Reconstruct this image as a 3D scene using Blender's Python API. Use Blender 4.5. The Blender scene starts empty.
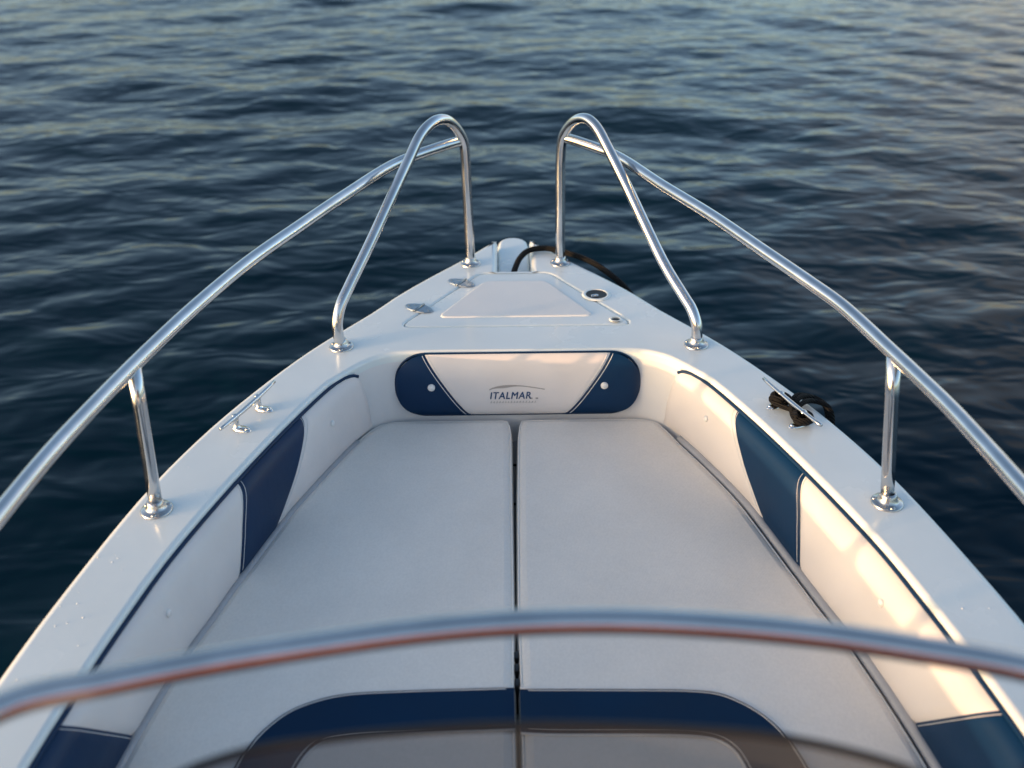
import bpy, bmesh, math, random
import numpy as np
from mathutils import Vector, Matrix
random.seed(7)
R = math.radians
scene = bpy.context.scene
COL = scene.collection
DECK = 0.95                      # deck height above the water

# ------------------------------------------------------------------ helpers
def interp(tab, x):
    xs = [p[0] for p in tab]; ys = [p[1] for p in tab]
    return float(np.interp(x, xs, ys))

def smooth_tab(tab, n=10):
    """resample a table with a Catmull-Rom curve so that outlines bend softly"""
    P = [Vector((a, b, 0)) for a, b in tab]
    out = catmull(P, n)
    return [(p.x, p.y) for p in out]

def catmull(P, n=8, closed=False):
    P = [Vector(p) for p in P]
    m = len(P); out = []
    segs = m if closed else m - 1
    for i in range(segs):
        if closed:
            p0, p1, p2, p3 = P[(i-1) % m], P[i], P[(i+1) % m], P[(i+2) % m]
        else:
            p1, p2 = P[i], P[i+1]
            p0 = P[i-1] if i > 0 else p1*2 - p2
            p3 = P[i+2] if i+2 < m else p2*2 - p1
        # centripetal parametrisation
        def dt(a, b): return max(1e-5, (b-a).length ** .5)
        t1 = dt(p0, p1); t2 = t1 + dt(p1, p2); t3 = t2 + dt(p2, p3)
        for k in range(n):
            t = t1 + (t2-t1)*k/n
            A1 = p0*((t1-t)/t1) + p1*(t/t1)
            A2 = p1*((t2-t)/(t2-t1)) + p2*((t-t1)/(t2-t1))
            A3 = p2*((t3-t)/(t3-t2)) + p3*((t-t2)/(t3-t2))
            B1 = A1*((t2-t)/t2) + A2*(t/t2)
            B2 = A2*((t3-t)/(t3-t1)) + A3*((t-t1)/(t3-t1))
            out.append(B1*((t2-t)/(t2-t1)) + B2*((t-t1)/(t2-t1)))
    if not closed: out.append(P[-1].copy())
    return out

def link(o, parent=None):
    COL.objects.link(o)
    if parent is not None: o.parent = parent
    return o

def root_pos(parent):
    while parent is not None and parent.parent is not None: parent = parent.parent
    return Vector(parent.location) if parent is not None else Vector((0, 0, 0))

def mesh_obj(name, verts, faces, mat, parent=None, smooth=True, wn=False, abs_z=False):
    """verts are given in deck coordinates (deck plane z = 0)"""
    off = Vector((0, 0, 0 if abs_z else DECK)) - root_pos(parent)
    me = bpy.data.meshes.new(name)
    me.from_pydata([(v[0]+off.x, v[1]+off.y, v[2]+off.z) for v in verts], [], faces)
    me.update()
    bm = bmesh.new(); bm.from_mesh(me)
    bmesh.ops.recalc_face_normals(bm, faces=bm.faces)
    bm.to_mesh(me); bm.free()
    me.materials.append(mat)
    for p in me.polygons: p.use_smooth = smooth
    o = link(bpy.data.objects.new(name, me), parent)
    if wn:
        m = o.modifiers.new('weighted', 'WEIGHTED_NORMAL'); m.weight = 80; m.keep_sharp = True
    return o

class MB:
    def __init__(s): s.v = []; s.f = []
    def add(s, v, f):
        b = len(s.v); s.v += [Vector(p) for p in v]; s.f += [tuple(b+i for i in q) for q in f]
        return s
    def grid(s, rows, closed_u=False):
        """rows: list of equally long point lists"""
        n = len(rows[0]); v = [p for r in rows for p in r]; f = []
        for i in range(len(rows)-1):
            for j in range(n if closed_u else n-1):
                a = i*n+j; b = i*n+(j+1) % n
                f.append((a, b, b+n, a+n))
        return s.add(v, f)
    def tube(s, pts, r, seg=16, caps=True, closed=False):
        pts = [Vector(p) for p in pts]
        m = len(pts); rows = []
        rr = r if isinstance(r, (list, tuple)) else [r]*m
        nrm = None
        for i in range(m):
            if closed: t = (pts[(i+1) % m]-pts[i-1])
            else: t = pts[min(i+1, m-1)] - pts[max(i-1, 0)]
            t.normalize()
            if nrm is None:
                a = Vector((0, 0, 1)) if abs(t.z) < .9 else Vector((1, 0, 0))
                nrm = (a - t*a.dot(t)).normalized()
            else:
                nrm = (nrm - t*nrm.dot(t)).normalized()
            bn = t.cross(nrm)
            rows.append([pts[i] + (nrm*math.cos(2*math.pi*k/seg) + bn*math.sin(2*math.pi*k/seg))*rr[i] for k in range(seg)])
        if closed: rows.append(rows[0])
        base = len(s.v)
        s.grid(rows, closed_u=True)
        if caps and not closed:
            s.f.append(tuple(base+k for k in range(seg))[::-1])
            e = base+(m-1)*seg
            s.f.append(tuple(e+k for k in range(seg)))
        return s
    def lathe(s, prof, c, seg=28, axis=None):
        """prof: (radius, height) along the axis through c"""
        c = Vector(c); ax = Vector(axis or (0, 0, 1)).normalized()
        a = Vector((1, 0, 0)) if abs(ax.x) < .9 else Vector((0, 1, 0))
        e1 = (a-ax*a.dot(ax)).normalized(); e2 = ax.cross(e1)
        rows = [[c + ax*h + (e1*math.cos(2*math.pi*k/seg)+e2*math.sin(2*math.pi*k/seg))*max(r, 1e-5) for k in range(seg)] for r, h in prof]
        return s.grid(rows, closed_u=True)
    def box(s, c, half, rot=0, bev=.0):
        c = Vector(c); M = Matrix.Rotation(rot, 3, 'Z')
        bm = bmesh.new(); bmesh.ops.create_cube(bm, size=2)
        for v in bm.verts: v.co = Vector((v.co.x*half[0], v.co.y*half[1], v.co.z*half[2]))
        if bev: bmesh.ops.bevel(bm, geom=bm.edges[:], offset=bev, segments=2, affect='EDGES', profile=.6)
        vs = [c + M @ v.co for v in bm.verts]
        bm.verts.index_update()
        fs = [tuple(v.index for v in f.verts) for f in bm.faces]
        bm.free()
        return s.add(vs, fs)
    def obj(s, name, mat, parent=None, **k):
        return mesh_obj(name, s.v, s.f, mat, parent, **k)

def area2(L): return sum(L[i][0]*L[(i+1) % len(L)][1]-L[(i+1) % len(L)][0]*L[i][1] for i in range(len(L)))/2
def inset(L, d):
    """offset a closed 2D loop to its left side (inwards for a counter-clockwise loop)"""
    n = len(L); out = []
    for i in range(n):
        p0, p1, p2 = Vector(L[i-1][:2]), Vector(L[i][:2]), Vector(L[(i+1) % n][:2])
        a = (p1-p0).normalized(); b = (p2-p1).normalized()
        na = Vector((-a.y, a.x)); nb = Vector((-b.y, b.x))
        m = (na+nb); k = m.length
        m = m/k if k > 1e-6 else na
        c = max(.5, m.dot(na))
        q = p1+m*(d/c); out.append((q.x, q.y))
    return out
def round_poly(P, rad, n=6):
    """polygon with rounded corners; rad scalar or list"""
    out = []; m = len(P)
    for i in range(m):
        r = rad[i] if isinstance(rad, (list, tuple)) else rad
        p0, p1, p2 = Vector(P[i-1]), Vector(P[i]), Vector(P[(i+1) % m])
        if r <= 0: out.append((p1.x, p1.y)); continue
        a = (p0-p1); b = (p2-p1)
        la = min(r, a.length*.45); lb = min(r, b.length*.45)
        A = p1+a.normalized()*la; B = p1+b.normalized()*lb
        for k in range(n+1):
            t = k/n
            q = A*(1-t)**2 + p1*2*t*(1-t) + B*t*t
            out.append((q.x, q.y))
    return out
def dense(L, step):
    out = []
    for i in range(len(L)):
        a, b = Vector(L[i]), Vector(L[(i+1) % len(L)])
        n = max(1, int((b-a).length/step))
        for k in range(n): q = a.lerp(b, k/n); out.append((q.x, q.y))
    return out
def plate(outer, holes, z, r, skirt, hole_r=None, hole_skirt=None, seg=5, crown=None):
    """flat sheet at z with rounded edges rolling down; outer is counter-clockwise, holes any way round"""
    mb = MB()
    if area2(outer) < 0: outer = outer[::-1]
    rings = []
    def ring(L, rad, sk, inward):
        L0 = inset(L, rad*inward)
        rows = []
        for k in range(seg+1):
            a = math.pi/2*k/seg
            Lk = inset(L, inward*rad*(1-math.sin(a)))
            rows.append([(p[0], p[1], z-rad*(1-math.cos(a))) for p in Lk])
        rows.append([(p[0], p[1], z-sk) for p in L])
        return L0, rows
    L0, rows = ring(outer, r, skirt, 1)
    mb.grid(rows, closed_u=True); rings.append(L0)
    for i, H in enumerate(holes):
        if area2(H) < 0: H = H[::-1]
        hr = hole_r[i]; hs = hole_skirt[i]
        L0, rows = ring(H, hr, hs, -1)
        mb.grid(rows, closed_u=True); rings.append(L0)
    bm = bmesh.new()
    for L in rings:
        vs = [bm.verts.new((p[0], p[1], z)) for p in L]
        for i in range(len(vs)): bm.edges.new((vs[i], vs[(i+1) % len(vs)]))
    bmesh.ops.triangle_fill(bm, edges=bm.edges[:], use_beauty=True, use_dissolve=False)
    bm.verts.index_update()
    fs = [tuple(v.index for v in f.verts) for f in bm.faces]
    mb.add([v.co.copy() for v in bm.verts], fs)
    bm.free()
    return mb
def arc_pts(P, n=6): return [tuple(p) for p in catmull(P, n)]

def thing(name, label, cat, loc, group=None):
    o = bpy.data.objects.new(name, None); o.empty_display_size = .2
    o.location = loc; o['label'] = label; o['category'] = cat
    if group: o['group'] = group
    return link(o)

# ------------------------------------------------------------------ materials
def new_mat(name):
    m = bpy.data.materials.new(name); m.use_nodes = True
    nt = m.node_tree; b = nt.nodes['Principled BSDF']
    return m, nt, b
def N(nt, t, **k):
    n = nt.nodes.new(t)
    for a, v in k.items():
        if a in n.inputs: n.inputs[a].default_value = v
        else: setattr(n, a, v)
    return n
def coords(nt, scale=(1, 1, 1), rot=(0, 0, 0)):
    tc = N(nt, 'ShaderNodeTexCoord'); mp = N(nt, 'ShaderNodeMapping')
    mp.inputs['Scale'].default_value = scale; mp.inputs['Rotation'].default_value = rot
    nt.links.new(tc.outputs['Object'], mp.inputs['Vector'])
    return mp.outputs['Vector']
def vary(nt, b, base, amount, scale, rough=None, rough_var=0, vec=None):
    """mottled base colour and roughness"""
    v = vec or coords(nt)
    nz = N(nt, 'ShaderNodeTexNoise'); nz.inputs['Scale'].default_value = scale; nz.inputs['Detail'].default_value = 6
    nt.links.new(v, nz.inputs['Vector'])
    mr = N(nt, 'ShaderNodeMapRange'); mr.inputs['From Min'].default_value = .3; mr.inputs['From Max'].default_value = .7
    mr.inputs['To Min'].default_value = 1-amount; mr.inputs['To Max'].default_value = 1+amount*.5
    nt.links.new(nz.outputs['Fac'], mr.inputs['Value'])
    mx = N(nt, 'ShaderNodeMix'); mx.data_type = 'RGBA'; mx.blend_type = 'MULTIPLY'
    mx.inputs[0].default_value = 1; mx.inputs[6].default_value = (*base, 1)
    nt.links.new(mr.outputs['Result'], mx.inputs[7]); nt.links.new(mx.outputs[2], b.inputs['Base Color'])
    if rough is not None:
        m2 = N(nt, 'ShaderNodeMapRange'); m2.inputs['From Min'].default_value = .3; m2.inputs['From Max'].default_value = .7
        m2.inputs['To Min'].default_value = rough-rough_var; m2.inputs['To Max'].default_value = rough+rough_var
        nt.links.new(nz.outputs['Fac'], m2.inputs['Value']); nt.links.new(m2.outputs['Result'], b.inputs['Roughness'])
    return nz
def bump(nt, b, height, strength, dist=.001, prev=None):
    bp = N(nt, 'ShaderNodeBump'); bp.inputs['Strength'].default_value = strength; bp.inputs['Distance'].default_value = dist
    nt.links.new(height, bp.inputs['Height'])
    if prev is not None: nt.links.new(prev.outputs['Normal'], bp.inputs['Normal'])
    nt.links.new(bp.outputs['Normal'], b.inputs['Normal'])
    return bp

def mat_gelcoat(name, col=(.775, .82, .80), rough=.24):
    m, nt, b = new_mat(name)
    vary(nt, b, col, .05, 4.5, rough, .08)
    nz = N(nt, 'ShaderNodeTexNoise'); nz.inputs['Scale'].default_value = 60; nz.inputs['Detail'].default_value = 2
    nt.links.new(coords(nt), nz.inputs['Vector']); bump(nt, b, nz.outputs['Fac'], .05, .002)
    b.inputs['Coat Weight'].default_value = .3; b.inputs['Coat Roughness'].default_value = .12
    return m
def mat_nonskid():
    m, nt, b = new_mat('nonskid_gelcoat')
    vary(nt, b, (.765, .775, .765), .04, 5, .5, .05)
    nz = N(nt, 'ShaderNodeTexVoronoi'); nz.inputs['Scale'].default_value = 420
    nt.links.new(coords(nt), nz.inputs['Vector']); bump(nt, b, nz.outputs['Distance'], .25, .002)
    return m
def mat_vinyl(name, col, rough, amount=.05):
    m, nt, b = new_mat(name)
    vary(nt, b, col, amount, 7, rough, .06)
    vo = N(nt, 'ShaderNodeTexVoronoi'); vo.inputs['Scale'].default_value = 700
    nt.links.new(coords(nt), vo.inputs['Vector'])
    b1 = bump(nt, b, vo.outputs['Distance'], .12, .0008)
    nz = N(nt, 'ShaderNodeTexNoise'); nz.inputs['Scale'].default_value = 14; nz.inputs['Detail'].default_value = 3
    nt.links.new(coords(nt), nz.inputs['Vector']); bump(nt, b, nz.outputs['Fac'], .22, .006, b1)
    return m
def mat_canvas():
    m, nt, b = new_mat('sunpad_fabric')
    vary(nt, b, (.81, .76, .69), .05, 6, .8, .05)
    prev = None
    hs = []
    for rot in (0, R(90)):
        w = N(nt, 'ShaderNodeTexWave'); w.inputs['Scale'].default_value = 95; w.inputs['Distortion'].default_value = 1.5
        w.inputs['Detail'].default_value = 2; w.inputs['Detail Scale'].default_value = 2
        nt.links.new(coords(nt, rot=(0, 0, rot)), w.inputs['Vector']); hs.append(w)
    ad = N(nt, 'ShaderNodeMath', operation='ADD')
    nt.links.new(hs[0].outputs['Fac'], ad.inputs[0]); nt.links.new(hs[1].outputs['Fac'], ad.inputs[1])
    b1 = bump(nt, b, ad.outputs[0], .18, .0012)
    nz = N(nt, 'ShaderNodeTexNoise'); nz.inputs['Scale'].default_value = 5; nz.inputs['Detail'].default_value = 4
    nt.links.new(coords(nt), nz.inputs['Vector']); bump(nt, b, nz.outputs['Fac'], .26, .014, b1)
    # threads run lighter and darker
    nz2 = N(nt, 'ShaderNodeTexNoise'); nz2.inputs['Scale'].default_value = 1; nz2.inputs['Detail'].default_value = 5
    nt.links.new(coords(nt, scale=(210, 150, 60)), nz2.inputs['Vector'])
    mr = N(nt, 'ShaderNodeMapRange'); mr.inputs['To Min'].default_value = .90; mr.inputs['To Max'].default_value = 1.08
    nt.links.new(nz2.outputs['Fac'], mr.inputs['Value'])
    src = b.inputs['Base Color'].links[0].from_socket
    mx = N(nt, 'ShaderNodeMix'); mx.data_type = 'RGBA'; mx.blend_type = 'MULTIPLY'; mx.inputs[0].default_value = 1
    nt.links.new(src, mx.inputs[6]); nt.links.new(mr.outputs['Result'], mx.inputs[7]); nt.links.new(mx.outputs[2], b.inputs['Base Color'])
    b.inputs['Sheen Weight'].default_value = .08
    return m
def mat_steel():
    m, nt, b = new_mat('stainless_steel')
    b.inputs['Metallic'].default_value = 1
    nz = vary(nt, b, (.68, .67, .66), .12, 18, .15, .05)
    n2 = N(nt, 'ShaderNodeTexNoise'); n2.inputs['Scale'].default_value = 90
    nt.links.new(coords(nt), n2.inputs['Vector']); bump(nt, b, n2.outputs['Fac'], .04, .001)
    return m
def mat_plain(name, col, rough, metallic=0, amount=.08, scale=30):
    m, nt, b = new_mat(name)
    vary(nt, b, col, amount, scale, rough, .05); b.inputs['Metallic'].default_value = metallic
    return m
def mat_rope(name, col):
    m, nt, b = new_mat(name)
    vary(nt, b, col, .5, 60, .75, .1); b.inputs['Specular IOR Level'].default_value = .25
    w = N(nt, 'ShaderNodeTexWave'); w.inputs['Scale'].default_value = 60; w.bands_direction = 'DIAGONAL'
    nt.links.new(coords(nt), w.inputs['Vector']); bump(nt, b, w.outputs['Fac'], .8, .004)
    return m
def mat_tint():
    m, nt, b = new_mat('smoked_acrylic')
    tr = N(nt, 'ShaderNodeBsdfTransparent'); tr.inputs['Color'].default_value = (.41, .42, .44, 1)
    gl = N(nt, 'ShaderNodeBsdfGlossy'); gl.inputs['Roughness'].default_value = .03
    nz = N(nt, 'ShaderNodeTexNoise'); nz.inputs['Scale'].default_value = 6
    nt.links.new(coords(nt), nz.inputs['Vector'])
    bp = N(nt, 'ShaderNodeBump'); bp.inputs['Strength'].default_value = .03
    nt.links.new(nz.outputs['Fac'], bp.inputs['Height']); nt.links.new(bp.outputs['Normal'], gl.inputs['Normal'])
    ge = N(nt, 'ShaderNodeNewGeometry'); dt = N(nt, 'ShaderNodeVectorMath', operation='DOT_PRODUCT')
    nt.links.new(ge.outputs['Normal'], dt.inputs[0]); nt.links.new(ge.outputs['Incoming'], dt.inputs[1])
    ab = N(nt, 'ShaderNodeMath', operation='ABSOLUTE'); nt.links.new(dt.outputs['Value'], ab.inputs[0])
    iv = N(nt, 'ShaderNodeMath', operation='SUBTRACT'); iv.inputs[0].default_value = 1; nt.links.new(ab.outputs[0], iv.inputs[1])
    pw = N(nt, 'ShaderNodeMath', operation='POWER'); pw.inputs[1].default_value = 5; nt.links.new(iv.outputs[0], pw.inputs[0])
    fr = N(nt, 'ShaderNodeMath', operation='MULTIPLY_ADD'); fr.inputs[1].default_value = .94; fr.inputs[2].default_value = .06
    nt.links.new(pw.outputs[0], fr.inputs[0])
    mx = N(nt, 'ShaderNodeMixShader')
    nt.links.new(fr.outputs[0], mx.inputs[0]); nt.links.new(tr.outputs[0], mx.inputs[1]); nt.links.new(gl.outputs[0], mx.inputs[2])
    df = N(nt, 'ShaderNodeBsdfDiffuse'); df.inputs['Color'].default_value = (.38, .42, .46, 1)
    m2 = N(nt, 'ShaderNodeMixShader'); m2.inputs[0].default_value = .11
    nt.links.new(mx.outputs[0], m2.inputs[1]); nt.links.new(df.outputs[0], m2.inputs[2])
    nt.links.new(m2.outputs[0], nt.nodes['Material Output'].inputs['Surface'])
    return m
def mat_water():
    m, nt, b = new_mat('sea_water')
    b.inputs['Base Color'].default_value = (.0002, .0105, .0190, 1)
    b.inputs['Specular IOR Level'].default_value = .17; b.inputs['Specular Tint'].default_value = (.52, .88, 1, 1); b.inputs['Roughness'].default_value = .10; b.inputs['IOR'].default_value = 1.333
    v = coords(nt, scale=(1, 1.7, 1), rot=(0, 0, R(-12)))
    n1 = N(nt, 'ShaderNodeTexNoise'); n1.inputs['Scale'].default_value = 2.4; n1.inputs['Detail'].default_value = 2; n1.inputs['Distortion'].default_value = .3
    nt.links.new(v, n1.inputs['Vector'])
    bump(nt, b, n1.outputs['Fac'], .42, .08)
    return m

GEL = mat_gelcoat('white_gelcoat'); LINER = mat_gelcoat('liner_gelcoat', (.74, .725, .71), .32)
NONSKID = mat_nonskid()
WHITEV = mat_vinyl('white_vinyl', (.73, .68, .65), .50)
NAVYV = mat_vinyl('navy_vinyl', (.0003, .024, .074), .44, .12)
nb = NAVYV.node_tree.nodes['Principled BSDF']; nb.inputs['Specular IOR Level'].default_value = .28
NAVYC = mat_vinyl('navy_canvas', (.0002, .022, .062), .8, .12)
NAVYC.node_tree.nodes['Principled BSDF'].inputs['Specular IOR Level'].default_value = .2
CANVAS = mat_canvas(); STEEL = mat_steel()
DULL = mat_plain('brushed_steel', (.36, .40, .43), .34, 1, .15, 60)
FLANGE = mat_plain('cast_steel', (.52, .51, .50), .24, 1, .15, 60)
GREYTRIM = mat_plain('grey_trim', (.40, .40, .41), .45)
THREAD = mat_plain('white_thread', (.75, .73, .70), .7)
BLACK = mat_plain('black_rubber', (.012, .012, .013), .4)
DARK = mat_plain('dark_recess', (.004, .0045, .005), .5)
GREYF = mat_plain('seat_base_grey', (.36, .36, .38), .5)
BUTTON = mat_plain('white_plastic', (.78, .77, .75), .3)
LOGOBLUE = mat_plain('logo_blue', (.012, .055, .15), .5)
LOGOGREY = mat_plain('logo_grey', (.36, .33, .31), .5)
LOGOFAINT = mat_plain('logo_faint', (.40, .385, .375), .5)
TAN = mat_vinyl('reflection_tan', (.85, .19, .055), .55)  # copper tone chosen for the added seat's reflection in the rail
DASH = mat_plain('dashboard_vinyl', (.07, .06, .055), .6)
ROPE = mat_rope('black_rope', (.004, .004, .0042)); TINT = mat_tint(); WATER = mat_water()

# ------------------------------------------------------------------ boat outlines (half widths along the boat, y forward)
OUT = smooth_tab([(-3.0, .97), (-1.6, 1.0), (-.4, .995), (.5, .973), (1.0, .948), (1.28, .925), (1.44, .905), (1.81, .838), (2.06, .763),
                  (2.28, .672), (2.45, .588), (2.57, .516), (2.70, .433), (2.82, .366), (2.95, .279), (3.10, .170), (3.19, .112), (3.262, .062)])
INN = smooth_tab([(-2.6, .80), (-1, .838), (0, .842), (.8, .822), (1.083, .802), (1.291, .776), (1.438, .752), (1.58, .725), (1.853, .650),
                  (2.138, .554), (2.298, .486), (2.345, .449)])
BOT = smooth_tab([(-1, .77), (.2, .775), (.8, .77), (1.21, .738), (1.50, .690), (1.62, .658), (1.78, .620), (1.90, .592), (2.02, .560), (2.26, .466), (2.33, .432), (2.40, .39)])
fo = lambda y: interp(OUT, y)
gi = lambda y: interp(INN, y)
bo0 = lambda y: interp(BOT, y)
bo = lambda y, s=1: bo0(y) + (.017*max(0., min(1., (2.05-y)/.35)) if s < 0 else 0)

boat = thing('motorboat', 'white motorboat bow seen from the helm, steel bow rails and navy and white upholstered cockpit', 'motorboat', (0, 0, 0))

# ---- deck
def side(tab, y0, y1, n):
    return [(interp(tab, y0+(y1-y0)*k/n), y0+(y1-y0)*k/n) for k in range(n+1)]
right = side(OUT, -3.0, 3.255, 110)
nose_r = round_poly([(.064, 3.255), (.052, 3.262), (.052, 3.20)], .008)[6:12]
notch = [(.055, 3.245), (.055, 3.1), (.055, 2.99), (.048, 2.984), (-.048, 2.984), (-.055, 2.99), (-.055, 3.1), (-.055, 3.245)]
outer = right + [(.058, 3.258)] + notch + [(-.058, 3.258)] + [(-x, y) for x, y in right[::-1]]
outer = outer[:]                                            # counter-clockwise
half_in = side(INN, -2.6, 2.345, 70)
corner = [(p.x, p.y) for p in catmull([(.449, 2.345, 0), (.405, 2.397, 0), (.36, 2.424, 0), (.32, 2.4335, 0), (.27, 2.437, 0), (.0, 2.437, 0)], 8)][1:]
inner_loop = half_in + corner + [(-x, y) for x, y in corner[::-1][1:]] + [(-x, y) for x, y in half_in[::-1]]
hatch_poly = [(.347, 2.588), (.112, 2.972), (-.112, 2.972), (-.347, 2.588)]
hatch_hole = dense(round_poly(hatch_poly, [.055, .03, .03, .055], 9), .04)
deck_mb = plate(dense(outer, .12), [inner_loop, hatch_hole], 0, .018, .07, [.011, .007], [.03, .03])
deck = deck_mb.obj('deck', GEL, boat, wn=True)

# ---- hull shell under the deck
hull_line = [(fo(y)+.004, y) for y in np.linspace(-3.0, 3.12, 70)] + [(.115, 3.19), (.078, 3.262), (.055, 3.315), (.035, 3.352), (.012, 3.372)]
hull_line = hull_line + [(-x, y) for x, y in hull_line[::-1]]
mb = MB(); rows = []
for t in np.linspace(0, 1, 14):
    z = -.05 - 1.05*t
    fl = 1 - .10*t - .30*t**3
    rows.append([(x*fl*(1-.18*t*max(0, (y-1)/2.3)), y - .45*t*max(0, (y-.5)/2.9)**1.5, z) for x, y in hull_line])
mb.grid(rows)
mb.add([r[0] for r in rows]+[r[-1] for r in rows], [(i, i+1, len(rows)+i+1, len(rows)+i) for i in range(len(rows)-1)])
mb.obj('hull', GEL, boat)
# bow roller channel floor with its round nose
ch = [(-.0548, 2.90), (.0548, 2.90), (.0548, 3.28)] + [(.052*math.cos(a), 3.315+.058*math.sin(a)) for a in np.linspace(.1, math.pi-.1, 13)] + [(-.0548, 3.28)]
plate(dense(ch, .05), [], -.036, .012, .05).obj('anchor_channel', GEL, boat, wn=True)
# rubbing strake
for s in (-1, 1):
    MB().tube([(s*(fo(y)+.006), y, -.085) for y in np.linspace(-3, 3.2, 60)], .016, 8).obj('rubbing_strake', GREYTRIM, boat)

# ---- cockpit liner, seat base, floor
mb = MB(); rows = []
loop = inner_loop
for z, d in ((-.028, .0), (-.06, .002), (-.20, .012), (-.55, .02)):
    rows.append([(p[0], p[1], z) for p in inset(loop if area2(loop) > 0 else loop[::-1], d)])
mb.grid(rows, closed_u=True).obj('cockpit_liner', LINER, boat)
il = inset(loop if area2(loop) > 0 else loop[::-1], -.01)
fl = MB(); fl.add([(x, y, -.5) for x, y in il], [tuple(range(len(il)))])
fl.obj('cockpit_floor', NONSKID, boat, smooth=False)
sb = [(x, y) for x, y in il if y > .86]
mb = MB(); n = len(sb)
mb.add([(x, y, -.292) for x, y in sb]+[(sb[0][0], sb[0][1], -.5), (sb[-1][0], sb[-1][1], -.5)], [tuple(range(n)), (0, n-1, n+1, n)])
mb.obj('seat_base', GREYF, boat, smooth=False)
for y in (2.30, 2.12, 1.70):
    MB().box((0, y, -.2905), (.05, .003, .003)).obj('base_joint', BLACK, boat)
for y in (1.50, 1.465, 1.425): MB().box((-.021, y, -.25), (.005, .010, .04), bev=.002).obj('pad_fastener', BLACK, boat)

# ---- anchor locker hatch
hatch_lid = inset(hatch_hole if area2(hatch_hole) > 0 else hatch_hole[::-1], .0018)
hatch = plate(hatch_lid, [], -.0008, .007, .03).obj('anchor_hatch', GEL, boat, wn=True)
hp = dense(round_poly([(.236, 2.648), (.098, 2.906), (-.098, 2.906), (-.236, 2.648)], [.035, .025, .025, .035], 6), .04)
plate(hp, [], .0026, .006, .004).obj('raised_panel', NONSKID, hatch, wn=True)
gut = inset(hatch_hole if area2(hatch_hole) > 0 else hatch_hole[::-1], -.02)
MB().add([(x, y, -.012) for x, y in gut], [tuple(range(len(gut)))]).obj('hatch_gutter', GEL, boat, smooth=False)
ang = math.atan2(2.972-2.588, .347-.112)           # direction of the hatch's port edge
for hx, hy in ((-.1695, 2.894), (-.291, 2.712)):
    ud = Vector((math.cos(-(math.pi/2-ang)), math.sin(-(math.pi/2-ang)), 0)); vd = Vector((-ud.y, ud.x, 0))
    c = Vector((hx, hy, 0))
    mb = MB()
    P = [(.006, -.024), (.030, -.018), (.046, -.006), (.046, .006), (.030, .018), (.006, .024)]
    for sgn in (1, -1):
        tp = [c+ud*(a*sgn)+vd*b+Vector((0, 0, .003+(.001 if abs(a) < .01 else 0))) for a, b in P]
        bt = [c+ud*(a*sgn*1.06)+vd*b*1.08+Vector((0, 0, .0005)) for a, b in P]
        mb.add(tp+bt, [tuple(range(6))]+[(i, (i+1) % 6, 6+(i+1) % 6, 6+i) for i in range(6)])
        for a, b in ((.02, -.011), (.02, .011), (.036, 0)):
            mb.lathe([(.0045, .0025), (.0045, .0037), (.003, .0043), (0, .0044)], c+ud*a*sgn+vd*b, 10)
    h = mb.obj('hinge', DULL, hatch, smooth=False)
    MB().tube([c+vd*-.026+Vector((0, 0, .004)), c+vd*.026+Vector((0, 0, .004))], .004, 12).obj('hinge_pin', DULL, h)
# flush latch on the other side of the lid, and the keyhole
lc = (.2495, 2.794, 0)
lat = MB().lathe([(.045, .0005), (.043, .003), (.039, .0045), (.034, .004), (.0325, .0025)], lc, 32).obj('latch', GEL, hatch)
MB().lathe([(.033, .0027), (.022, .0022), (0, .0021)], lc, 28).obj('latch_well', DARK, lat)
MB().box((lc[0]-.006, lc[1]-.012, .004), (.011, .005, .003), rot=.2, bev=.003).obj('latch_handle', STEEL, lat)
MB().lathe([(.020, .0005), (.018, .003), (.0145, .0035), (.0125, .0028)], (.291, 2.622, 0), 24).obj('lock_rim', GEL, hatch)
MB().lathe([(.0135, .0026), (0, .0025)], (.291, 2.613, .0004), 24).obj('keyhole', DARK, hatch)

# ---- rails
def flange(c, axis, parent, rad=.034):
    mb = MB()
    mb.lathe([(rad, 0), (rad, .003), (rad*.94, .0052), (rad*.72, .0062), (.62*rad, .009), (.55*rad, .018), (.50*rad, .024), (.44*rad, .0265), (.012, .027)], c, 32, axis)
    c = Vector(c)
    for k in range(3):
        a = .6+k*2*math.pi/3
        p = c+Vector((math.cos(a)*rad*.78, math.sin(a)*rad*.78, .0055))
        mb.lathe([(.0058, 0), (.0055, .0016), (.003, .0028), (0, .003)], p, 10)
    f = mb.obj('flange', FLANGE, parent)
    return f
HAND = {-1: [(-.152, 3.035, .416), (-.168, 3.025, .416), (-.215, 2.99, .413), (-.345, 2.858, .403), (-.458, 2.632, .392), (-.556, 2.40, .384), (-.641, 2.20, .374), (-.712, 1.985, .362), (-.765, 1.795, .349),
             (-.799, 1.614, .345), (-.823, 1.436, .345), (-.836, 1.265, .345), (-.848, 1.05, .345), (-.856, .90, .340), (-.862, .80, .315), (-.866, .74, .25), (-.868, .715, .16), (-.87, .71, .0)],
        1: [(.151, 3.050, .419), (.167, 3.04, .418), (.21, 3.00, .415), (.30, 2.897, .407), (.405, 2.655, .396), (.504, 2.435, .387), (.587, 2.225, .377), (.658, 2.050, .367), (.697, 1.945, .361), (.741, 1.766, .348),
            (.760, 1.665, .345), (.776, 1.55, .345), (.787, 1.425, .345), (.796, 1.294, .345), (.812, 1.05, .345), (.825, .90, .340), (.84, .80, .315), (.855, .74, .25), (.866, .715, .16), (.87, .71, .0)]}
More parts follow.
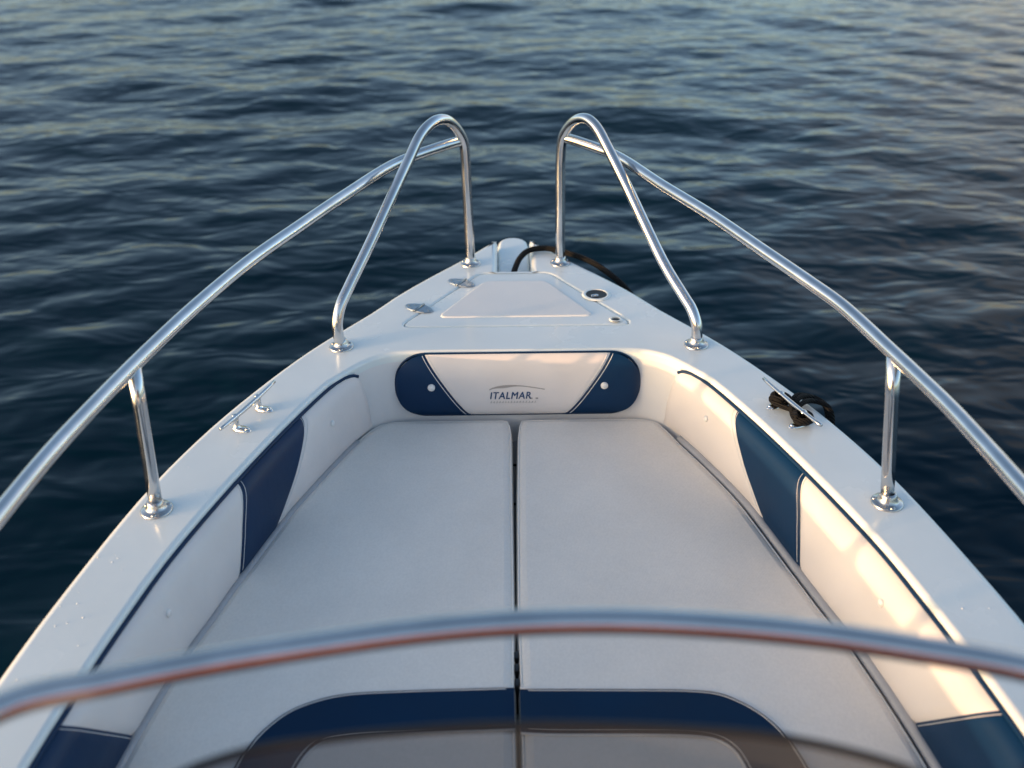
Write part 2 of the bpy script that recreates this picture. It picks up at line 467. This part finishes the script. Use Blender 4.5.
HOOP = {-1: [(-.143, 3.047, 0), (-.1445, 3.045, .08), (-.146, 3.042, .165), (-.148, 3.039, .26), (-.1495, 3.036, .359), (-.154, 3.028, .415), (-.172, 2.998, .463), (-.197, 2.955, .500), (-.222, 2.914, .513), (-.247, 2.873, .508),
             (-.271, 2.834, .488), (-.303, 2.782, .434), (-.354, 2.697, .346), (-.411, 2.603, .247), (-.464, 2.516, .160), (-.485, 2.481, .122), (-.496, 2.463, .075), (-.495, 2.465, .03), (-.492, 2.470, 0)],
        1: [(.153, 3.044, 0), (.151, 3.047, .08), (.150, 3.049, .165), (.1485, 3.052, .26), (.148, 3.053, .358), (.153, 3.044, .420), (.174, 3.010, .469), (.197, 2.970, .497), (.220, 2.930, .505), (.243, 2.892, .490),
            (.270, 2.846, .448), (.321, 2.760, .360), (.370, 2.677, .270), (.420, 2.591, .182), (.465, 2.515, .122), (.483, 2.484, .098), (.496, 2.462, .062), (.499, 2.458, .028), (.499, 2.457, 0)]}
STAN = {-1: [((-.789, 1.729, 0), (-.773, 1.735, .345)), ((-.860, .96, 0), (-.852, .96, .343))],
        1: [((.782, 1.719, 0), (.742, 1.745, .345)), ((.862, 1.0, 0), (.816, 1.0, .345))]}
for s in (-1, 1):
    rail = MB().tube(catmull(HAND[s], 7), .0155, 20).obj('bow_rail', STEEL, boat)
    MB().tube(catmull(HOOP[s], 7), .0155, 20).obj('hoop', STEEL, rail)
    for a, b in STAN[s]:
        MB().tube([Vector(a).lerp(Vector(b), t) for t in (0, .25, .5, .75, 1)], .0142, 20).obj('stanchion', STEEL, rail)
        flange(a, None, rail)
    flange(HOOP[s][0], None, rail, .033); flange(HOOP[s][-1], None, rail, .034); flange(HAND[s][-1], None, rail)

# ---- mooring cleats
CLEAT = {-1: ((-.708, 1.987), (-.624, 2.21), [(-.688, 2.050), (-.653, 2.142)]),
         1: ((.705, 1.969), (.622, 2.195), [(.682, 2.035), (.650, 2.125)])}
for s in (-1, 1):
    a, b, posts = CLEAT[s]
    a = Vector((*a, .036)); b = Vector((*b, .036)); d = (b-a).normalized(); nrm = Vector((-d.y, d.x, 0))
    ts = np.linspace(0, 1, 13)
    pts = [a.lerp(b, t)+Vector((0, 0, .004*(2*t-1)**2)) for t in ts]
    c = MB().tube(pts, [.0042+.0018*(1-abs(2*t-1)**2.5) for t in ts], 14).obj('cleat', STEEL, boat)
    for px, py in posts:
        mb = MB(); p = Vector((px, py, 0))
        # foot plate pointing inboard, with the post rising through the bar
        inb = Vector((-s, 0, 0)); inb = (inb-d*inb.dot(d)).normalized()
        P = []
        for k in range(20):
            t = 2*math.pi*k/20
            P.append(p+inb*(.012+math.cos(t)*.026)+d*math.sin(t)*.011)
        mb.add([q+Vector((0, 0, .001)) for q in P]+[q+(p+inb*.012-q)*.12+Vector((0, 0, .006)) for q in P], [(i, (i+1) % 20, 20+(i+1) % 20, 20+i) for i in range(20)]+[tuple(range(20, 40))])
        mb.lathe([(.012, .004), (.0085, .008), (.0065, .016), (.0065, .027), (.0085, .033), (.008, .040), (.004, .0425), (0, .043)], p, 18)
        mb.lathe([(.0055, .0055), (.005, .0085), (0, .0095)], p+inb*.028, 12)
        mb.obj('cleat_foot', STEEL, c)

# ---- side bolsters
PROF = [(-.202, .0), (-.185, .009), (-.155, .020), (-.12, .029), (-.085, .0315), (-.062, .031), (-.047, .0285), (-.036, .024), (-.028, .0175), (-.0225, .010), (-.0195, .004), (-.0185, .0)]
PZ = []
def prof_samples(n=26):
    P = catmull([(z, d, 0) for z, d in PROF], 4)
    return [(p.x, p.y) for p in P]
PROFS = prof_samples()
def bolster_point(yt, yb, z, d, dent=0, s=1):
    w = (z+.202)/(.202-.0185)
    y = yb+(yt-yb)*w
    x = bo(y, s)*(1-w)+(gi(min(y, 2.345))-.004)*w if y < 2.345 else bo(y, s)*(1-w)+(.445-(y-2.345)*.75)*w
    # front end closes rounded
    e = max(0., min(1., (2.375-.02*w-y)/.05)); k = math.sqrt(max(0, 1-(1-e)**2))
    dd = d*k - dent
    return (x-dd, y, z)
def panel_mb(s, f0, f1, n, name):
    """f0 / f1 give the y of the rear and front seam at height fraction w"""
    mb = MB(); rows = []
    for i in range(n+1):
        t = i/n
        row = []
        for z, d in PROFS:
            w = (z+.202)/(.202-.0185)
            y = f0(w)+(f1(w)-f0(w))*t
            L = abs(f1(w)-f0(w))
            e = min(t, 1-t)*L
            dent = .0045*math.exp(-(e/.007)**2)
            p = bolster_point(y, y, z, d*.74, dent, s)
            row.append((s*p[0], p[1], p[2]))
        rows.append(row)
    return mb.grid(rows)
cst = lambda a, b: (lambda w: a+(b-a)*w)            # seam from bottom y to top y
def seamcurve(yb, yt, bow):                         # seam that stays steep near the top
    return lambda w: yb+(yt-yb)*w + bow*math.sin(math.pi*min(1, max(0, w)))
for s in (-1, 1):
    seams = [cst(.72, .66), seamcurve(1.30, 1.165, -.002), seamcurve(1.748, 1.853, -.022), seamcurve(1.925, 2.138, .004), cst(2.375, 2.358)]
    # backing board with the moulded foot along the pad
    trim_pts = [(s*(bo(y, s)-.003), y, -.211) for y in np.linspace(.70, 2.30, 50)]
    bol = MB().grid([[(s*(bo(y, s)+.006), y, -.23) for y in np.linspace(.7, 2.36, 40)], [(s*(bo(y, s)*.5+gi(min(y, 2.345))*.5+.004 - max(0, y-2.345)*.4), y, -.1) for y in np.linspace(.7, 2.36, 40)]]).obj('side_bolster', LINER, boat)
    MB().tube(trim_pts, .0125, 12).obj('foot_trim', GREYTRIM, bol)
    for i, nm in enumerate(('navy_panel', 'white_panel', 'navy_panel', 'white_panel')):
        panel_mb(s, seams[i], seams[i+1], 40, nm).obj(nm, NAVYV if i % 2 == 0 else WHITEV, bol)
    # navy piping along the top edge
    pp = [(s*(gi(y)-.0035), y, -.0165) for y in np.linspace(.66, 2.322, 60)] + [(s*x, y, z) for x, y, z in ((.452, 2.335, -.018), (.443, 2.343, -.021), (.433, 2.349, -.027))]
    MB().tube(pp, .0045, 10).obj('piping', NAVYV, bol)
    # contrast stitching beside the seams
    for i, sg in ((1, -1), (2, 1), (3, -1), (2, -1), (3, 1)):
        P = []
        for z, d in PROFS[2:-3]:
            w = (z+.202)/(.202-.0185); y = seams[i](w)+sg*.008
            p = bolster_point(y, y, z, d*.74, .0015, s); P.append((s*(p[0]-.0005), p[1], p[2]))
        MB().tube(P, .0007, 6).obj('stitching', THREAD, bol)
    for yb, zb in ((2.205, -.085), (1.485, -.070)):
        p = Vector(bolster_point(yb, yb, zb, .0225, 0, s)); p.x *= s
        MB().lathe([(.0085, -.001), (.0085, .003), (.006, .0055), (0, .006)], p, 18, (-s, -.1, .05)).obj('snap_button', BUTTON, bol)

# ---- backrest across the front of the cockpit
BX, BH, BZ = .344, .093, -.100                      # half length, half height, centre height
def back_y(x, v, edge=0):
    puff = .020*(1-abs(v)**3.0)**.7
    ex = max(0, (abs(x)-BX+.075)/.075)
    puff *= math.sqrt(max(0, 1-min(1, ex)**2.6))
    return 2.424 + v*.008 - puff + edge
def back_end(v): return BX-.086*(1-math.sqrt(max(0, 1-abs(v)**2.15)))
def seam_l(v): return -.198 - .060*v - .004*(1-v*v)
VS = [-math.cos(math.pi*i/28) for i in range(29)]
def back_panel(lo, hi, n, nm, mat, parent):
    mb = MB(); rows = []
    for v in VS:
        row = []
        a, b = lo(v), hi(v)
        for i in range(n+1):
            x = a+(b-a)*i/n
            e = min(abs(x-seam_l(v)), abs(x+seam_l(v)))
            row.append((x, back_y(x, v, .004*math.exp(-(e/.006)**2)), BZ+BH*v))
        rows.append(row)
    return mb.grid(rows).obj(nm, mat, parent)
out_l = [(-back_end(v), v) for v in VS]; ring = [(x, 2.429+.008*v, BZ+BH*v) for x, v in out_l] + [(-x, 2.429+.008*v, BZ+BH*v) for x, v in out_l[::-1]]
bk = MB().add(ring+[(x*.97, 2.4345, BZ+(z-BZ)*.96) for x, y, z in ring], [tuple(range(len(ring)))]+[(i, (i+1) % len(ring), len(ring)+(i+1) % len(ring), len(ring)+i) for i in range(len(ring))]).obj('backrest', NAVYV, boat)
back_panel(lambda v: -back_end(v), seam_l, 22, 'navy_panel', NAVYV, bk)
back_panel(lambda v: -seam_l(v), back_end, 22, 'navy_panel', NAVYV, bk)
back_panel(seam_l, lambda v: -seam_l(v), 40, 'white_panel', WHITEV, bk)
P = [(x, 2.4265+.008*v, BZ+BH*1.015*v) for x, v in out_l]
P = P + [(-x, y, z) for x, y, z in P[::-1]]
MB().tube(P, .0032, 10, closed=True).obj('piping', NAVYV, bk)
for s in (-1, 1):
    for off in (-.008, .0075):
        MB().tube([(s*(seam_l(v)+off), back_y(seam_l(v)+off, v, .0012)-.0004, BZ+BH*v) for v in VS[2:-2]], .0010, 6).obj('stitching', THREAD, bk)
for s in (-1, 1):
    MB().lathe([(.0105, -.001), (.0105, .003), (.008, .006), (0, .0068)], (s*.2415, back_y(s*.2415, .04), -.0965), 20, (0, -1, .05)).obj('snap_button', BUTTON, bk)
# lettering and swoosh printed on the white panel
logo = bpy.data.objects.new('logo', None); link(logo, bk); logo.empty_display_size = .02
def on_back(x, z, lift=.0007): return (x, back_y(x, max(-1, min(1, (z-BZ)/BH)))-lift, z)
def text_mesh(txt, x0, x1, z0, h, mat, nm, shear=.18):
    cu = bpy.data.curves.new('txt', 'FONT'); cu.body = txt; cu.shear = shear; cu.resolution_u = 4; cu.offset = .0; cu.space_character = 1.12
    o = bpy.data.objects.new('txt', cu); COL.objects.link(o)
    dg = bpy.context.evaluated_depsgraph_get(); dg.update()
    me = o.evaluated_get(dg).to_mesh()
    vs = [v.co.copy() for v in me.vertices]; fs = [tuple(p.vertices) for p in me.polygons]
    o.evaluated_get(dg).to_mesh_clear(); bpy.data.objects.remove(o); bpy.data.curves.remove(cu)
    mx = [v.x for v in vs]; my = [v.y for v in vs]
    sx = (x1-x0)/(max(mx)-min(mx)); sz = h/(max(my)-min(my))
    V = []; F = []
    for q, (dx, dz) in enumerate(((-.0006, 0), (.0006, .0002), (0, -.0004), (0, .0005))):       # heavy strokes
        b = len(V)
        V += [on_back(x0+(v.x-min(mx))*sx+dx, z0+(v.y-min(my))*sz+dz, .0007+.0001*q) for v in vs]
        F += [tuple(b+i for i in f) for f in fs]
    fs = F
    return mesh_obj(nm, V, fs, mat, logo, smooth=False)
text_mesh('ITALMAR', -.078, .036, -.1345, .0215, LOGOBLUE, 'lettering')
for x, w in ((.038, .0028), (.053, .0035)):
    MB().add([on_back(x+dx*w, -.1335+dz*.0025) for dx, dz in ((-1, -1), (1, -1), (1, 1), (-1, 1))], [(0, 1, 2, 3)]).obj('dot', LOGOGREY, logo, smooth=False)
top = []; bot = []
for k in range(33):
    t = k/32; x = -.080+.155*t
    arch = math.sin(math.pi*min(1, max(0, (t*1.02)))**.8)
    zc = -.1055+.0130*math.sin(math.pi*t**.72)
    th = .0055*math.exp(-((t-.27)/.18)**2)+.0016
    top.append(on_back(x, zc+.0012)); bot.append(on_back(x, zc-th))
MB().grid([top, bot]).obj('swoosh', LOGOGREY, logo)
mb = MB(); x = -.078; rnd = random.Random(3)
while x < .05:
    w = .0045+rnd.random()*.002
    z0 = -.1475
    mb.add([on_back(x, z0), on_back(x+w, z0), on_back(x+w, z0+.0016), on_back(x, z0+.0016)], [(0, 1, 2, 3)])
    mb.add([on_back(x+w*.3, z0+.0022), on_back(x+w*.7, z0+.0022), on_back(x+w*.9, z0+.0060), on_back(x+w*.5, z0+.0060)], [(0, 1, 2, 3)])
    x += w+.0028
mb.obj('faint_underline', LOGOFAINT, logo, smooth=False)

# ---- windscreen, its steel rail and the console that carries them (the console itself lies below the frame)
GL = [(-.47, .30, .60), (-.40, .455, .609), (-.355, .512, .617), (-.311, .546, .621), (-.287, .559, .621), (-.249, .572, .621), (-.195, .581, .621), (-.14, .587, .621), (-.055, .592, .621), (.036, .590, .621), (.119, .584, .621), (.175, .577, .621),
      (.226, .564, .621), (.284, .540, .621), (.33, .508, .617), (.38, .455, .609), (.45, .30, .60)]
gl = catmull(GL, 5)
rows = []
for t in np.linspace(0, 1, 12):
    rows.append([Vector((p.x*(1+.10*t), p.y+.06*t*(.6+.4*(p.y-.3)/.29), p.z*(1-t)+.22*t)) for p in gl])
ws = MB().grid(rows).obj('windscreen', TINT, boat)
MB().tube(gl, .0042, 10).obj('edge_trim', BLACK, ws)
WR = [(-.62, .05, .30), (-.615, .18, .52), (-.585, .35, .635), (-.53, .49, .662), (-.458, .580, .665), (-.375, .607, .665), (-.296, .628, .665), (-.213, .645, .665), (-.126, .660, .665), (-.037, .669, .665), (.053, .670, .665), (.142, .663, .665),
      (.229, .650, .665), (.310, .631, .665), (.398, .606, .665), (.48, .565, .665), (.55, .47, .66), (.60, .33, .621), (.625, .17, .52), (.63, .05, .30)]
wr = MB().tube(catmull(WR, 7), .0125, 20).obj('windscreen_rail', STEEL, boat)
con = [(.42, .0), (.48, .25), (.44, .44), (.29, .60), (0, .665), (-.29, .60), (-.44, .44), (-.48, .25), (-.42, .0)]
co = [(p.x, p.y) for p in catmull([(a, b, 0) for a, b in con], 5)]
mb = MB(); rows = []
for z, k in ((-.498, 1.0), (-.1, 1.02), (.12, 1.03), (.19, 1.015), (.218, .97), (.225, .90)):
    rows.append([(x*k, .3+(y-.3)*k, z) for x, y in co])
mb.grid(rows, closed_u=True)
cons = mb.obj('console', GEL, boat)
MB().add([(p[0], p[1], .2245) for p in rows[-1]], [tuple(range(len(co)))]).obj('dashboard', DASH, cons, smooth=False)
for s in (-1, 1):
    MB().tube([(s*.625, .06, .31), (s*.60, .055, .20), (s*.46, .05, .12)], .0125, 14).obj('rail_foot', STEEL, wr)

# ---- unseen seat added behind the console for its copper reflection in the windscreen rail
seat = MB().box((0, -.62, -.02), (.52, .22, .07), bev=.04).obj('reflection_seat', TAN, boat)
MB().box((0, -.86, .50), (.60, .07, .50), bev=.05).obj('reflection_seat_back', TAN, seat)
MB().box((0, -.66, -.30), (.44, .20, .19), bev=.02).obj('seat_base', GEL, seat)  # plinth under the same added, unseen seat

# ---- drops of spray drying on the port side deck
mb = MB(); rnd = random.Random(5)
DR = [(-.866, 1.56), (-.862, 1.575), (-.84, 1.497), (-.884, 1.433), (-.873, 1.38), (-.848, 1.319), (-.812, 1.328), (-.837, 1.257), (-.764, 1.89), (-.70, 2.195), (-.82, 1.40)]
for _ in range(26): DR.append((-(.80+rnd.random()*.10), 1.1+rnd.random()*.5))
for _ in range(3): DR.append((.78+rnd.random()*.10, 1.15+rnd.random()*.5))
for x, y in DR:
    if abs(x) > fo(y)-.02 or abs(x) < gi(y)+.022: continue
    r = .0008+rnd.random()**2*.0013
    mb.lathe([(r, 0), (r*.9, r*.35), (r*.6, r*.62), (0, r*.75)], (x, y, .0003), 10)
DROP = mat_plain('water_drop', (.82, .84, .85), .05)
dr = mb.obj('spray_drops', DROP, boat); dr['kind'] = 'stuff'

# ------------------------------------------------------------------ sun pads: loose cushions laid on the seat base
def sun_pad(s, label):
    root = thing('sun_pad', label, 'cushion', (s*.35, 1.6, DECK-.29), 'sun pads laid in the bow')
    gap_in = (lambda y: interp([(.7, .026), (1.40, .0255), (1.65, .0215), (2.02, .020), (2.33, .018), (2.40, .022)], y)) if s < 0 else (lambda y: interp([(.7, .0175), (1.40, .017), (1.65, .0178), (2.02, .0115), (2.33, .003), (2.40, -.003)], y))
    # gap_in: position of the inner edge, measured to port
    ex = .000 if s < 0 else .020
    ys = np.linspace(.80, 2.27, 40)
    outer_e = [(bo(y, s)-ex, y) for y in ys]
    front = [(p.x, p.y) for p in catmull([(bo(2.27)-ex, 2.27, 0), (.425-ex*.6, 2.345, 0), (.39, 2.388, 0), (.35, 2.402, 0), (.30, 2.405, 0)], 6)][1:]
    if s < 0:
        L = [(-x, y) for x, y in outer_e] + [(-x, y) for x, y in front] + [(-gap_in(2.40)-.02, 2.405), (-gap_in(2.40)-.005, 2.399), (-gap_in(2.37), 2.37)] + [(-gap_in(y), y) for y in np.linspace(2.33, .80, 24)]
    else:
        L = outer_e + front + [(-gap_in(2.40)+.02, 2.405), (-gap_in(2.40)+.004, 2.398), (-gap_in(2.37), 2.37)] + [(-gap_in(y), y) for y in np.linspace(2.33, .80, 24)]
    if area2(L) < 0: L = L[::-1]
    L = dense(L, .05)
    # soft domed top: shrinking rings towards the middle
    mb = MB(); rows = []
    for d, z in ((.0, -.288), (-.002, -.25), (0, -.225), (.003, -.213), (.008, -.206), (.015, -.2025), (.024, -.2005)):
        rows.append([(x, y, z) for x, y in inset(L, d)])
    mb.grid(rows, closed_u=True)
    bm = bmesh.new()
    vs = [bm.verts.new(p) for p in rows[-1]]
    for i in range(len(vs)): bm.edges.new((vs[i], vs[(i+1) % len(vs)]))
    bmesh.ops.triangle_fill(bm, edges=bm.edges[:], use_beauty=True); bm.verts.index_update()
    mb.add([v.co.copy() for v in bm.verts], [tuple(v.index for v in f.verts) for f in bm.faces]); bm.free()
    pad = mb.obj('cushion', CANVAS, root, wn=True)
    # piping round the top edge
    MB().tube([(x, y, -.2075) for x, y in inset(L, .0048)], .0024, 8, closed=True).obj('piping', CANVAS, pad)
    # navy band sewn across the rear part, curving aft on the outer side
    xi = -gap_in(1.35)
    if s < 0:
        o = [(-.0275, 1.402), (-.252, 1.398), (-.359, 1.392), (-.406, 1.380), (-.460, 1.353), (-.500, 1.311), (-.527, 1.262), (-.545, 1.20), (-.56, 1.10), (-.58, .86)]
        i_ = [(-.0275, 1.296), (-.206, 1.291), (-.345, 1.283), (-.381, 1.275), (-.404, 1.257), (-.421, 1.222), (-.428, 1.18), (-.434, 1.10), (-.44, .86)]
    else:
        o = [(-.0165, 1.398), (.160, 1.394), (.337, 1.387), (.379, 1.378), (.418, 1.353), (.450, 1.322), (.477, 1.280), (.495, 1.229), (.504, 1.19), (.525, 1.10), (.55, .86)]
        i_ = [(-.0165, 1.288), (.028, 1.284), (.317, 1.273), (.355, 1.261), (.375, 1.239), (.387, 1.200), (.393, 1.16), (.397, 1.10), (.405, .86)]
    O = catmull([(a, b, 0) for a, b in o], 8); I = catmull([(a, b, 0) for a, b in i_], 8)
    def resample(P, n):
        d = [0]
        for k in range(1, len(P)): d.append(d[-1]+(P[k]-P[k-1]).length)
        return [Vector((float(np.interp(t*d[-1], d, [p.x for p in P])), float(np.interp(t*d[-1], d, [p.y for p in P])), 0)) for t in np.linspace(0, 1, n)]
    O = resample(O, 60); I = resample(I, 60)
    rows = []
    for q in np.linspace(0, 1, 13):
        e = min(q, 1-q)
        z = -.1998+.0045*min(1, (e/.12))**.5
        rows.append([(a.x+(b.x-a.x)*q, a.y+(b.y-a.y)*q, z if 0 < k < 59 else -.2003) for k, (a, b) in enumerate(zip(O, I))])
    band = MB().grid(rows).obj('navy_band', NAVYC, pad)
    for P, sg in ((O, .0045), (I, -.0045)):
        MB().tube([(p.x, p.y, -.1990) for p in P], .0021, 8).obj('band_piping', THREAD, band)
    O2 = [O[k].lerp(I[k], .075) for k in range(60)]; I2 = [O[k].lerp(I[k], .93) for k in range(60)]
    for P in (O2, I2): MB().tube([(p.x, p.y, -.1955) for p in P[1:-1]], .0009, 6).obj('stitching', THREAD, band)
    return root
sun_pad(-1, 'pale grey sun pad with navy band on the left of the centre seam')
sun_pad(1, 'pale grey sun pad with navy band on the right, beside the sunlit bolster')

# ------------------------------------------------------------------ ropes
line = thing('mooring_line', 'black mooring line wound round the right hand cleat and led over the side', 'rope', (.666, 2.08, DECK))
a, b, posts = CLEAT[1]
P = []
p0 = Vector((*posts[0], 0)); p1 = Vector((*posts[1], 0)); d = (p1-p0).normalized(); nn = Vector((d.y, -d.x, 0))
mb = MB()
def coil(c, turns, r0, r1, z0, z1, ph=0):
    return [c+Vector((math.cos(ph+2*math.pi*turns*t), math.sin(ph+2*math.pi*turns*t), 0))*(r0+(r1-r0)*t)+Vector((0, 0, z0+(z1-z0)*t)) for t in np.linspace(0, 1, int(20*turns)+2)]
mb.tube(coil(p0, 2.6, .016, .020, .009, .030),   .0066, 10)
mb.tube(coil(p1, 2.6, .016, .020, .009, .030, 1),   .0066, 10)
fig = []
for k in range(60):
    t = 2*math.pi*k/60
    fig.append((p0+p1)/2 + d*math.sin(t)*.068 + nn*math.sin(2*t)*.022 + Vector((0, 0, .020+.003*math.cos(t))))
mb.tube(catmull(fig, 2, closed=True),   .0066, 10, closed=True)
mb.obj('turns', ROPE, line)
mb = MB()
for off, zz in ((0, 0), (.017, .004), (.033, 0)):
    o = d*off
    mb.tube(catmull([p0.lerp(p1, .35)+o*.5+Vector((0, 0, .018)), p0+nn*.035+d*.05+o+Vector((0, 0, .028+zz)), Vector((.738, 2.122, .014+zz))+o*.8, Vector((.765, 2.108, .0075))+o*.7, Vector((.778, 2.100, -.018))+o*.6, Vector((.780, 2.092, -.12))+o*.5, Vector((.79, 2.07, -.5))+o*.4, Vector((.77, 2.0, -1.0))+o*.4], 6),   .0066, 10)
mb.obj('tail', ROPE, line)
bl = thing('bow_line', 'thick black line from the bow locker over the right bow', 'rope', (0, 3.0, DECK-.05))
MB().tube(catmull([(-.008, 2.94, -.030), (0, 3.031, -.022), (.021, 3.093, .0), (.052, 3.133, .010), (.103, 3.146, .0125), (.146, 3.127, .0125), (.191, 3.094, .0115), (.235, 3.062, .007), (.279, 3.024, -.004), (.36, 2.935, -.045), (.405, 2.86, -.10), (.47, 2.72, -.22), (.61, 2.5, -.36), (.66, 2.3, -.7), (.67, 2.2, -1.05)], 8), .0098, 14).obj('line', ROPE, bl)

# ------------------------------------------------------------------ sea
rng = np.random.default_rng(11)
rs = [.25]
while rs[-1] < 4500:
    r = rs[-1]
    rs.append(r + (max(.030, r*.0052) if r < 45 else r*.07))
rs = np.array(rs)
th = np.concatenate([np.linspace(R(-42), R(42), 520, endpoint=False), np.linspace(R(42), R(318), 170, endpoint=False)])
TH, RR = np.meshgrid(th, rs)
X = RR*np.sin(TH); Y = RR*np.cos(TH); Z = np.zeros_like(X)
cell = np.maximum(RR*.0052, .03)
mean = R(97)                                              # direction the ripples run
for k in range(120):
    lam = .33*(2.7/.33)**rng.random()
    kk = 2*math.pi/lam
    a = mean + rng.normal()*R(30)
    ph = rng.random()*2*math.pi
    amp = .0082*lam/(2*math.pi)*(.75+.5*rng.random())
    fade = np.clip((lam/cell-2.5)/4, 0, 1)*np.clip((70-RR)/40, 0, 1)
    arg = kk*(X*math.cos(a)+Y*math.sin(a))+ph
    Z += amp*fade*np.sin(arg)
mask = np.clip((X*.9+Y*.12-1.2)/3.5, 0, 1); mask = mask*mask*(3-2*mask)
Z *= 1-.35*mask
for k in range(36):
    lam = .34*(1.6/.34)**rng.random()
    kk = 2*math.pi/lam
    a = R(38) + rng.normal()*R(13)
    fade = np.clip((lam/cell-2.5)/4, 0, 1)*np.clip((50-RR)/30, 0, 1)
    Z += .0105*lam/(2*math.pi)*fade*mask*np.sin(kk*(X*math.cos(a)+Y*math.sin(a))+rng.random()*6.28)
# wind patches: calmer and rougher water
patch = np.zeros_like(X)
for k in range(9):
    lam = 3.5+rng.random()*9; a = rng.random()*2*math.pi
    patch += np.sin(2*math.pi/lam*(X*math.cos(a)+Y*math.sin(a))+rng.random()*6.3)
Z *= .95+.14*patch/2
nr, nt_ = X.shape
verts = np.stack([X, Y, Z], -1).reshape(-1, 3)
ii, jj = np.meshgrid(np.arange(nr-1), np.arange(nt_), indexing='ij')
j2 = (jj+1) % nt_
faces = np.stack([ii*nt_+jj, (ii+1)*nt_+jj, (ii+1)*nt_+j2, ii*nt_+j2], -1).reshape(-1, 4)
me = bpy.data.meshes.new('water')
me.vertices.add(len(verts)); me.vertices.foreach_set('co', verts.ravel())
me.loops.add(faces.size); me.loops.foreach_set('vertex_index', faces.ravel().astype(np.int32))
me.polygons.add(len(faces)); me.polygons.foreach_set('loop_start', np.arange(0, faces.size, 4, dtype=np.int32))
me.polygons.foreach_set('use_smooth', np.ones(len(faces), dtype=bool))
me.update(calc_edges=True); me.validate(); me.materials.append(WATER)
sea = link(bpy.data.objects.new('water', me)); sea['kind'] = 'structure'

# ------------------------------------------------------------------ light
EL, AZ = R(2.3), R(23)                                    # sun low, behind and to port
sd = Vector((-math.cos(AZ)*math.cos(EL), -math.sin(AZ)*math.cos(EL), math.sin(EL)))
sl = bpy.data.lights.new('sun', 'SUN'); sl.energy = 4.0; sl.angle = R(.6); sl.color = (1, .58, .31)
so = link(bpy.data.objects.new('sun', sl)); so.rotation_euler = sd.to_track_quat('Z', 'Y').to_euler(); so.location = (-6, -4, 5)
w = bpy.data.worlds.new('World'); scene.world = w; w.use_nodes = True
nt = w.node_tree; bg = nt.nodes['Background']
sky = nt.nodes.new('ShaderNodeTexSky'); sky.sky_type = 'NISHITA'; sky.sun_disc = False
sky.sun_elevation = EL; sky.sun_rotation = math.atan2(sd.x, sd.y)
sky.air_density = .5; sky.dust_density = 2.0; sky.ozone_density = .78
# thin warm cloud low over the sea ahead to starboard
tc = N(nt, 'ShaderNodeTexCoord'); mpw = N(nt, 'ShaderNodeMapping'); mpw.inputs['Scale'].default_value = (2.2, 2.2, 9)
nt.links.new(tc.outputs['Generated'], mpw.inputs['Vector'])
cl = N(nt, 'ShaderNodeTexNoise'); cl.inputs['Scale'].default_value = 1.6; cl.inputs['Detail'].default_value = 5
nt.links.new(mpw.outputs['Vector'], cl.inputs['Vector'])
c1 = N(nt, 'ShaderNodeMapRange'); c1.inputs['From Min'].default_value = .42; c1.inputs['From Max'].default_value = .68
nt.links.new(cl.outputs['Fac'], c1.inputs['Value'])
dr_ = N(nt, 'ShaderNodeVectorMath', operation='DOT_PRODUCT'); dr_.inputs[1].default_value = Vector((.62, .74, .26)).normalized()
nt.links.new(tc.outputs['Generated'], dr_.inputs[0])
c2 = N(nt, 'ShaderNodeMapRange'); c2.interpolation_type = 'SMOOTHSTEP'; c2.inputs['From Min'].default_value = .88; c2.inputs['From Max'].default_value = .99
nt.links.new(dr_.outputs['Value'], c2.inputs['Value'])
c3 = N(nt, 'ShaderNodeMath', operation='MULTIPLY'); nt.links.new(c1.outputs['Result'], c3.inputs[0]); nt.links.new(c2.outputs['Result'], c3.inputs[1])
cm = N(nt, 'ShaderNodeMix'); cm.data_type = 'RGBA'; cm.inputs[7].default_value = (1.38, 1.08, .84, 1)
nt.links.new(c3.outputs[0], cm.inputs[0]); nt.links.new(sky.outputs[0], cm.inputs[6]); nt.links.new(cm.outputs[2], bg.inputs['Color'])
bg.inputs['Strength'].default_value = .80

# ------------------------------------------------------------------ camera
cd = bpy.data.cameras.new('camera'); cam = link(bpy.data.objects.new('camera', cd))
cam.location = (-.043, 0, DECK+1.30)
cam.rotation_euler = (Matrix.Rotation(-.011, 3, 'Z') @ Matrix.Rotation(R(60), 3, 'X') @ Matrix.Rotation(-.007, 3, 'Z')).to_euler()
cd.sensor_width = 36; cd.lens = 35.02; cd.clip_start = .05; cd.clip_end = 10000
cd.dof.use_dof = True; cd.dof.focus_distance = 2.55; cd.dof.aperture_fstop = 2.3
scene.camera = cam
scene.view_settings.view_transform = 'Standard'; scene.view_settings.look = 'None'; scene.view_settings.exposure = 0
scene.cycles.use_denoising = True
